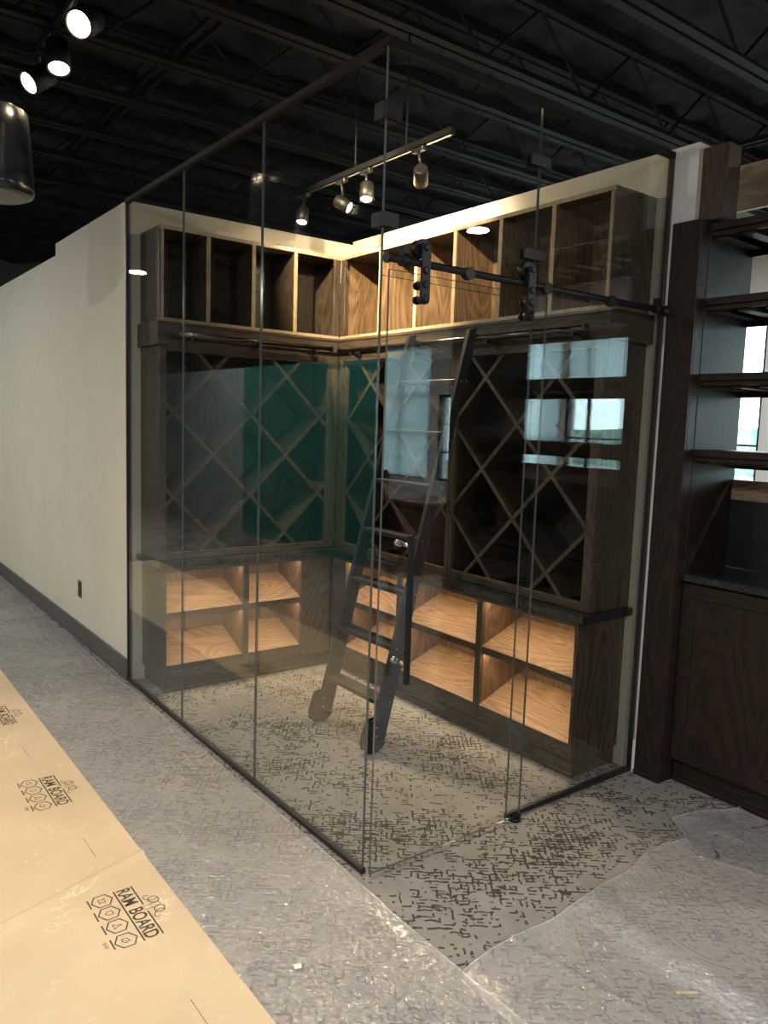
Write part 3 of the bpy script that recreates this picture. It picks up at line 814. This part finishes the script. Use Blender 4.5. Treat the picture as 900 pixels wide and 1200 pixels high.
# ================================================================== FLOOR PROTECTION
def sheet(name, fn, nu, nv, th, mat, label, cat, kind=None):
    b = MB(); top = []; 
    for i in range(nu + 1):
        top.append([b.bm.verts.new(fn(i / nu, j / nv)) for j in range(nv + 1)])
    for i in range(nu):
        for j in range(nv):
            f = b.bm.faces.new((top[i][j], top[i + 1][j], top[i + 1][j + 1], top[i][j + 1])); f.smooth = True
    o = b.build(name, mat, label=label, cat=cat)
    if th > 0.001:
        sm = o.modifiers.new('thickness', 'SOLIDIFY'); sm.thickness = th; sm.offset = -1.0
    return o
def nz(x, y, s, k=0): return noise.noise(Vector((x * s, y * s, k)))
def curl(t, r):
    # rolled hem of a film: how far back and how high
    a = t * 3.9
    return r * math.sin(a), r - r * math.cos(a)
def aisle(u, v):
    t = max(0.0, (u - 0.92) / 0.08); u = min(1.0, u / 0.92)
    y = -2.2 + 8.6 * v
    xr = -0.050 + 0.016 * nz(0, y, 1.3, 3) + 0.006 * nz(0, y, 6, 4)
    x = -1.55 + (xr + 1.55) * u
    if x > -0.6:
        z = 0.0040 + 0.0020 * max(0, nz(x, y, 3.0, 1)) + 0.0006 * nz(x, y, 18, 2)
        z += 0.010 * math.exp(-((x - xr + 0.010) / 0.008) ** 2) * max(0, 0.4 + nz(0, y, 2.2, 8))
    else:
        z = 0.003
    if t > 0:
        cx, cz = curl(t, 0.0035 + 0.0025 * max(0, nz(0, y, 3, 31))); x += cx; z += cz
    return (x, y, max(0.0018, z))
sheet('plastic_film', aisle, 90, 300, 0.0004, FILM, 'long clear plastic film strip beside the tan board', 'plastic sheet')
EDGE = [(-0.22, -0.59), (-0.06, -0.567), (0.17, -0.552), (0.40, -0.556), (0.60, -0.535), (0.85, -0.515), (1.05, -0.49), (1.16, -0.52), (1.24, -0.40), (1.35, -0.43), (1.47, -0.45), (1.555, -0.50)]
def edge_y(x):
    for (a, ya), (c, yc) in zip(EDGE, EDGE[1:]):
        if a <= x <= c: return ya + (yc - ya) * (x - a) / (c - a)
    return EDGE[0][1] if x < EDGE[0][0] else EDGE[-1][1]
def crumple(u, v):
    t0 = max(0.0, (v - 0.95) / 0.05); v = min(1.0, v / 0.95)
    x = -0.075 + (1.655 if v > 0.86 else 1.567) * u
    ye = edge_y(x) + 0.012 * nz(x, 0, 7, 5)
    y = -2.4 + (ye + 2.4) * (1 - (1 - v) ** 1.3)
    z = 0.0065 + 0.0025 * max(0, nz(x, y, 2.4, 11)) + 0.0007 * nz(x, y, 15, 12)
    de = ye - y
    z += 0.012 * math.exp(-(de / 0.03) ** 2) * max(0, 0.5 + 0.8 * nz(x, 0, 5, 6))
    if x > 1.1: z += 0.018 * max(0, nz(x, y, 5, 9)) * (x - 1.1) / 0.4
    # two folds
    for (px, py, dx, dy, h) in ((0.17, -0.552, 0.18, -0.98, 0.007), (1.1, -0.62, 0.35, -0.93, 0.006), (0.85, -0.98, 0.93, 0.36, 0.008)):
        t = (x - px) * dx + (y - py) * dy; s = (x - px) * -dy + (y - py) * dx
        if t > 0: z += h * math.exp(-(s / 0.008) ** 2)
    if x < 0.0: z = 0.0012 + (z - 0.0012) * max(0.0, 1 + x / 0.05) if x > -0.05 else 0.0012
    if t0 > 0:
        cy, cz = curl(t0, 0.004 + 0.004 * max(0, nz(x, 0, 4, 33))); y += cy; z += cz
    return (x, y, z)
sheet('plastic_film', crumple, 150, 150, 0.0004, FILM, 'crumpled clear plastic film spread in front of the dark shelving', 'plastic sheet')

RB1 = -0.585
def ramf(u, v):
    y = -2.3 + 8.4 * v; x = -1.551 + (RB1 + 1.551) * u
    z = 0.0062 + 0.0008 * nz(x, y, 1.5, 21)
    # a crease across the roll
    s = (y - 0.534) - (x + 0.595) * 0.34
    z += 0.011 * math.exp(-(s / 0.020) ** 2)
    return (x, y, z)
ram = sheet('floor_board', ramf, 24, 1100, 0.0012, RAM, 'tan floor protection board printed with RAM BOARD lettering', 'board')
for f in ram.data.polygons: f.use_smooth = False
def zr(x, y): return ramf((x + 1.551) / (RB1 + 1.551), (y + 2.3) / 8.4)[2] + 0.0004
def stroke(b, pts, w, closed=False):
    pts = [Vector((p[0], p[1])) for p in pts]
    n = len(pts); segs = n if closed else n - 1
    for i in range(segs):
        a, c = pts[i], pts[(i + 1) % n]; d = (c - a)
        if d.length < 1e-6: continue
        d.normalize(); q = Vector((-d.y, d.x)) * w / 2; e = d * w * 0.3
        vs = [(a - e - q), (c + e - q), (c + e + q), (a - e + q)]
        b.bm.faces.new([b.bm.verts.new((p.x, p.y, zr(p.x, p.y))) for p in vs])
def printed_text(txt, x, y, size, xs, name, parent):
    cu = bpy.data.curves.new('lettering', 'FONT'); cu.body = txt; cu.size = 1.0; cu.offset = 0.016; cu.space_word = 1.5
    to = bpy.data.objects.new('lettering_tmp', cu); COL.objects.link(to)
    bpy.context.view_layer.update()
    dg = bpy.context.evaluated_depsgraph_get()
    me = bpy.data.meshes.new_from_object(to.evaluated_get(dg))
    bpy.data.objects.remove(to)
    vx = [v.co.x for v in me.vertices]; vy = [v.co.y for v in me.vertices]
    lx, hx, ly, hy = min(vx), max(vx), min(vy), max(vy)
    for v in me.vertices:
        s = (v.co.x - lx) / (hx - lx) * xs; t = (v.co.y - ly) / (hy - ly) * size
        X, Y = x + t, y - s          # reads along -y, letter tops towards +x
        v.co = (X, Y, zr(X, Y))
    b = MB(); b.bm.from_mesh(me); bpy.data.meshes.remove(me)
    return b.build(name, INK, parent)
for y0 in (0.0, 0.98, 1.96, 2.94, -0.98):
    printed_text('RAM BOARD', -0.742, 0.362 + y0, 0.045, 0.286, 'lettering', ram)
    b = MB()
    stroke(b, [(-0.690, 0.364 + y0), (-0.690, 0.246 + y0)], 0.005); stroke(b, [(-0.690, 0.205 + y0), (-0.690, 0.076 + y0)], 0.005)
    stroke(b, [(-0.748, 0.364 + y0), (-0.748, 0.074 + y0)], 0.005)
    b.build('printed_rule', INK, ram)
    # horned head outline
    cy, cx = 0.226 + y0, -0.660
    b = MB()
    def ell(x, y, rx, ry, rot, w=0.003, a0=0, a1=360):
        pts = []
        for k in range(19):
            t = math.radians(a0 + (a1 - a0) * k / 18); u, v = rx * math.cos(t), ry * math.sin(t)
            pts.append((x + u * math.cos(rot) - v * math.sin(rot), y + u * math.sin(rot) + v * math.cos(rot)))
        stroke(b, pts, w)
    ell(cx + 0.006, cy + 0.030, 0.016, 0.018, 0.3); ell(cx + 0.006, cy - 0.026, 0.016, 0.018, -0.3)
    ell(cx - 0.002, cy + 0.044, 0.012, 0.022, 0.8, 0.0026, 30, 300); ell(cx - 0.002, cy - 0.046, 0.012, 0.022, -0.8, 0.0026, -300, -30)
    stroke(b, [(cx + 0.012, cy + 0.012), (cx - 0.030, cy + 0.010), (cx - 0.040, cy), (cx - 0.030, cy - 0.010), (cx + 0.012, cy - 0.012)], 0.0018)
    stroke(b, [(cx - 0.008, cy + 0.009), (cx - 0.014, cy + 0.006)], 0.002); stroke(b, [(cx - 0.008, cy - 0.009), (cx - 0.014, cy - 0.006)], 0.002)
    stroke(b, [(cx + 0.012, cy + 0.012), (cx + 0.018, cy), (cx + 0.012, cy - 0.012)], 0.0018)
    b.build('printed_emblem', INK, ram)
    for k, hy in enumerate((0.336, 0.262, 0.186, 0.106)):
        b = MB(); hx = -0.793; hy += y0
        stroke(b, [(hx + 0.033 * math.cos(math.radians(60 * q)), hy + 0.036 * math.sin(math.radians(60 * q))) for q in range(6)], 0.0042, True)
        if k == 0:
            stroke(b, [(hx + 0.008, hy + 0.012), (hx + 0.008, hy - 0.012), (hx - 0.002, hy - 0.006), (hx - 0.010, hy - 0.012), (hx - 0.010, hy + 0.010), (hx, hy + 0.005)], 0.0024, True)
        elif k == 1:
            stroke(b, [(hx + 0.011, hy), (hx + 0.009, hy + 0.010), (hx - 0.004, hy + 0.009), (hx - 0.013, hy), (hx - 0.004, hy - 0.009), (hx + 0.009, hy - 0.010)], 0.0024, True)
        elif k == 2:
            stroke(b, [(hx + 0.012, hy + 0.003), (hx + 0.002, hy + 0.003), (hx - 0.011, hy + 0.012), (hx - 0.011, hy - 0.012), (hx + 0.002, hy - 0.003), (hx + 0.012, hy - 0.003)], 0.0024, True)
        else:
            stroke(b, [(hx - 0.010, hy + 0.010), (hx + 0.004, hy + 0.011), (hx + 0.010, hy - 0.006), (hx - 0.002, hy - 0.012), (hx - 0.012, hy - 0.002)], 0.0024, True)
            stroke(b, [(hx - 0.010, hy + 0.006), (hx + 0.004, hy - 0.006)], 0.0016)
        b.build('printed_hexagon', INK, ram)
        b = MB()
        for q in range(5): stroke(b, [(-0.833, hy + 0.024 - q * 0.010), (-0.833, hy + 0.018 - q * 0.010)], 0.005)
        if k == 3:
            for q in range(4): stroke(b, [(-0.846, hy + 0.02 - q * 0.008), (-0.856, hy + 0.02 - q * 0.008)], 0.003)
        b.build('printed_caption', INK, ram)
    b = MB()
    for q in range(12): stroke(b, [(-0.732, 0.75 + y0 - q * 0.0125), (-0.732, 0.743 + y0 - q * 0.0125)], 0.0022)
    b.build('printed_fine_line', INK, ram)
# litter
b = MB(); b.prism([(-0.445, -0.29), (-0.425, -0.296), (-0.418, -0.278), (-0.440, -0.270)], 0.0095, 0.0115, 'z'); b.build('paper_scrap', PAPER, label='small white paper scrap lying on the plastic film', cat='paper')
MB().bar((0.375, -0.975, 0.016), (0.425, -1.010, 0.016), 0.006, 0.003, (0, 0, 1)).build('wood_splinter', wood('pine_chip', (0.5, 0.4, 0.25), (0.7, 0.6, 0.42), 'x'), label='pale wood splinter lying on the crumpled film', cat='splinter')

# ================================================================== WALL OUTLET
ol = thing('wall_outlet', (-0.002, 3.375, 0.366), 'small dark power outlet low on the cream wall', 'outlet')
bx('cover_plate', -0.006, -0.0002, 3.340, 3.410, 0.308, 0.424, plain('brown_plastic', (0.05, 0.045, 0.04), 0.35), ol, 0.002)
for z in (0.342, 0.390): bx('socket', -0.009, -0.0062, 3.357, 3.393, z - 0.017, z + 0.017, BLACK, ol, 0.002)

# ================================================================== TRACK LIGHTS
WARM = (1.0, 0.76, 0.48)
def track(name, x, y0, y1, z, drops, label):
    t = thing(name, (x, (y0 + y1) / 2, z), label, 'track')
    b = MB(); b.box(x - 0.018, x + 0.018, y0, y1, z, z + 0.030, 0.002)
    b.build('track_bar', FLAT, t)
    MB().box(x - 0.006, x + 0.006, y0 + 0.01, y1 - 0.01, z - 0.003, z - 0.0005).build('conductor_slot', STEEL, t)
    for y in drops: MB().tube([(x, y, z + 0.03), (x, y, 3.50)], 0.005, 8).build('drop_rod', BLACK, t)
    return t
def head(x, y, zt, pos, aim, r, ln, power, spot, label, group):
    """pos = middle of the lamp can; aim = point the lamp looks at"""
    pos = Vector(pos); d = (Vector(aim) - pos).normalized()
    t = thing('track_head', (x, y, zt), label, 'spotlight', group)
    bx('adapter', x - 0.014, x + 0.014, y - 0.045, y + 0.045, zt - 0.022, zt - 0.003, BLACK, t)
    MB().tube([(x, y, zt - 0.022), tuple(pos + Vector((0, 0, r * 0.8)))], 0.008, 10).build('stem', BLACK, t)
    can = MB().lathe([(r * 0.80, -ln / 2), (r * 0.97, -ln / 2 + 0.01), (r, 0), (r, ln / 2), (r * 0.90, ln / 2), (r * 0.86, ln / 2 - 0.012), (0.004, ln / 2 - 0.014)], pos, d, 28).build('can', plain('black_lamp_can', (0.005, 0.005, 0.0055), 0.5), t)
    MB().lathe([(r * 0.84, 0), (r * 0.80, 0.006), (0.004, 0.009)], pos + d * (ln / 2 - 0.012), d, 24).build('lens', LAMP, can)
    light('lamp', 'SPOT', pos + d * (ln / 2 + 0.01), aim, power, WARM, t, spot=spot, rad=r * 0.8)
    return t
track('light_track', -0.42, -0.9, 2.55, 3.43, (-0.45, 0.343, 1.215, 1.667, 2.378), 'black light track over the aisle')
AG = 'track heads over the aisle'
head(-0.40, 1.85, 3.43, (-0.375, 1.85, 3.35), (-1.75, 0.45, 2.0), 0.064, 0.16, P_AISLE, 110, 'lit track head over the aisle, at the open track end toward the frame top', AG)
head(-0.41, 2.22, 3.43, (-0.392, 2.25, 3.33), (-0.55, 1.0, 0.0), 0.058, 0.16, P_AISLE, 80, 'lit track head over the aisle, middle of three', AG)
head(-0.42, 2.50, 3.43, (-0.40, 2.60, 3.33), (-2.2, 2.0, 1.9), 0.060, 0.16, P_AISLE, 110, 'lit track head over the aisle, above the cylindrical speaker', AG)
head(-0.42, 0.95, 3.43, (-0.40, 0.95, 3.33), (1.40, 1.85, 2.42), 0.060, 0.16, P_CELLAR * 2.4, 40, 'track head over the aisle aimed at the cubbies, first past the visible three', AG)
head(-0.42, 0.35, 3.43, (-0.40, 0.35, 3.33), (1.40, 1.40, 2.44), 0.060, 0.16, P_CELLAR * 1.4, 34, 'track head over the aisle aimed at the ladder', AG)
track('light_track', 1.02, 0.86, 2.30, 2.93, (1.215, 1.667), 'black light track hanging over the wine cellar')
CG = 'track heads over the wine cellar'
head(1.02, 1.11, 2.93, (1.04, 1.11, 2.80), (1.50, 1.65, 2.45), 0.038, 0.10, P_IN, 140, 'track head over the cellar, closest to the glass corner clip', CG)
head(1.02, 1.56, 2.93, (1.02, 1.55, 2.81), (0.40, 0.85, 0.0), 0.038, 0.10, P_IN * 2.2, 84, 'brightest glaring track head over the cellar', CG)
head(1.02, 1.80, 2.93, (1.04, 1.81, 2.80), (1.50, 1.15, 2.35), 0.036, 0.10, P_IN * 0.8, 140, 'track head over the cellar facing the long wall', CG)
head(1.02, 2.20, 2.93, (1.00, 2.19, 2.80), (0.30, 1.5, 0.0), 0.036, 0.10, P_IN * 1.6, 80, 'lit track head over the cellar, nearest the back wall', CG)

# ================================================================== PENDANT SPEAKER
sp = thing('pendant_speaker', (-0.74, 2.02, 2.50), 'black cylindrical pendant speaker hanging over the aisle', 'speaker')
c0 = (-0.745, 2.02, 2.545)
MB().lathe([(0.150, 0.0), (0.168, 0.006), (0.176, 0.020), (0.176, 0.045), (0.170, 0.14), (0.160, 0.27), (0.152, 0.37), (0.12, 0.385), (0.03, 0.39)], c0, (0, 0, 1), 48).build('housing', SPK, sp)
MB().lathe([(0.146, 0), (0.140, -0.006), (0.01, -0.009)], c0, (0, 0, 1), 40).build('grille', GRILLE, sp)
MB().tube([(c0[0], c0[1], 2.93), (c0[0], c0[1], 3.56)], 0.006, 8).build('suspension_cable', BLACK, sp)

# ================================================================== OFFICE BEYOND (mirrored in the glass)
def downlight(x, y, label, k=1.0):
    t = thing('ceiling_light', (x, y, 3.30), label, 'ceiling light', 'round office downlights')
    MB().lathe([(0.070, 0.0), (0.095, 0.002), (0.100, 0.010), (0.100, 0.14), (0.085, 0.16), (0.02, 0.165)], (x, y, 3.30), (0, 0, 1), 28).build('can', plain('black_lamp_can', (0.005, 0.005, 0.0055), 0.5), t)
    MB().lathe([(0.090, 0.0), (0.080, -0.004), (0.005, -0.006)], (x, y, 3.2995), (0, 0, 1), 28).build('lens', PANEL, t)
    MB().tube([(x, y, 3.465), (x, y, 3.56)], 0.006, 8).build('stem', BLACK, t)
    l = light('lamp', 'AREA', (x, y, 3.285), (x, y, 0), P_OFFICE * k, (1.0, 0.965, 0.92), t, size=(0.18, 0.18)); l.data.shape = 'DISK'
for x, y, label in ((-3.4, -3.2, 'round downlight beyond the tan board, first behind the viewer'), (-1.2, -4.6, 'round downlight straight behind the viewer'), (1.0, -5.2, 'round downlight over the open office floor'), (3.4, -3.2, 'round downlight behind the dark shelving'), (3.6, -6.2, 'round downlight over the wooden desk'), (3.9, 0.4, 'round downlight behind the white wall end'),
        (-3.0, -0.3, 'round downlight over the far edge of the tan board'), (-2.4, 4.6, 'round downlight in front of the teal partition'), (-1.9, 7.6, 'round downlight at the far teal partition end'), (-5.2, 2.0, 'round downlight near the far grey office wall')):
    downlight(x, y, label, 0.55 if 4 < y < 8 else 1.0)
# desk with printer and chair
dk = thing('reception_desk', (3.9, -4.9, 0), 'reddish wooden desk mirrored in the sliding door', 'desk')
for q in (-5.6, -4.3): bx('pedestal', 3.6, 4.2, q - 0.2, q + 0.2, 0, 0.72, wood('red_cherry', (0.06, 0.02, 0.012), (0.20, 0.08, 0.045), 'z'), dk)
bx('desk_top', 3.55, 4.25, -5.85, -4.05, 0.7205, 0.76, wood('red_cherry', (0.06, 0.02, 0.012), (0.20, 0.08, 0.045), 'y'), dk)
bx('modesty_board', 4.10, 4.13, -5.39, -4.51, 0.15, 0.72, wood('red_cherry', (0.06, 0.02, 0.012), (0.20, 0.08, 0.045), 'y'), dk)
pr = thing('desk_printer', (3.9, -5.5, 0.76), 'black printer standing on the wooden desk', 'printer')
bx('housing', 3.68, 4.08, -5.74, -5.30, 0.761, 0.98, plain('black_plastic', (0.02, 0.02, 0.022), 0.35), pr, 0.02)
bx('paper_tray', 3.56, 3.678, -5.66, -5.38, 0.80, 0.815, PAPER, pr, 0.001)
bx('scanner_lid', 3.69, 4.07, -5.73, -5.31, 0.9805, 1.02, plain('black_plastic', (0.02, 0.02, 0.022), 0.35), pr, 0.01)
oc = thing('office_chair', (3.0, -4.6, 0), 'black office chair standing by the wooden desk', 'chair')
BP = plain('black_upholstery', (0.02, 0.02, 0.022), 0.7)
bx('seat', 2.76, 3.24, -4.84, -4.36, 0.44, 0.52, BP, oc, 0.03)
bx('backrest', 2.70, 2.76, -4.82, -4.38, 0.60, 1.12, BP, oc, 0.025)
MB().bar((2.745, -4.6, 0.48), (2.705, -4.6, 0.72), 0.06, 0.012, (0, 1, 0)).build('back_bar', BLACK, oc)
MB().tube([(3.0, -4.6, 0.09), (3.0, -4.6, 0.44)], 0.025).build('gas_lift', BLACK, oc)
for k in range(5):
    a = 2 * math.pi * k / 5
    e = (3.0 + 0.28 * math.cos(a), -4.6 + 0.28 * math.sin(a), 0.06)
    l = MB().bar((3.0, -4.6, 0.10), e, 0.04, 0.03, (-math.sin(a), math.cos(a), 0)).build('leg', BLACK, oc)
    MB().lathe([(0.025, -0.012), (0.025, 0.012)], (e[0], e[1], 0.0255), (-math.sin(a), math.cos(a), 0), 14).build('caster', BLACK, l)

for o in list(bpy.data.objects):
    if '_w' in o: del o['_w']
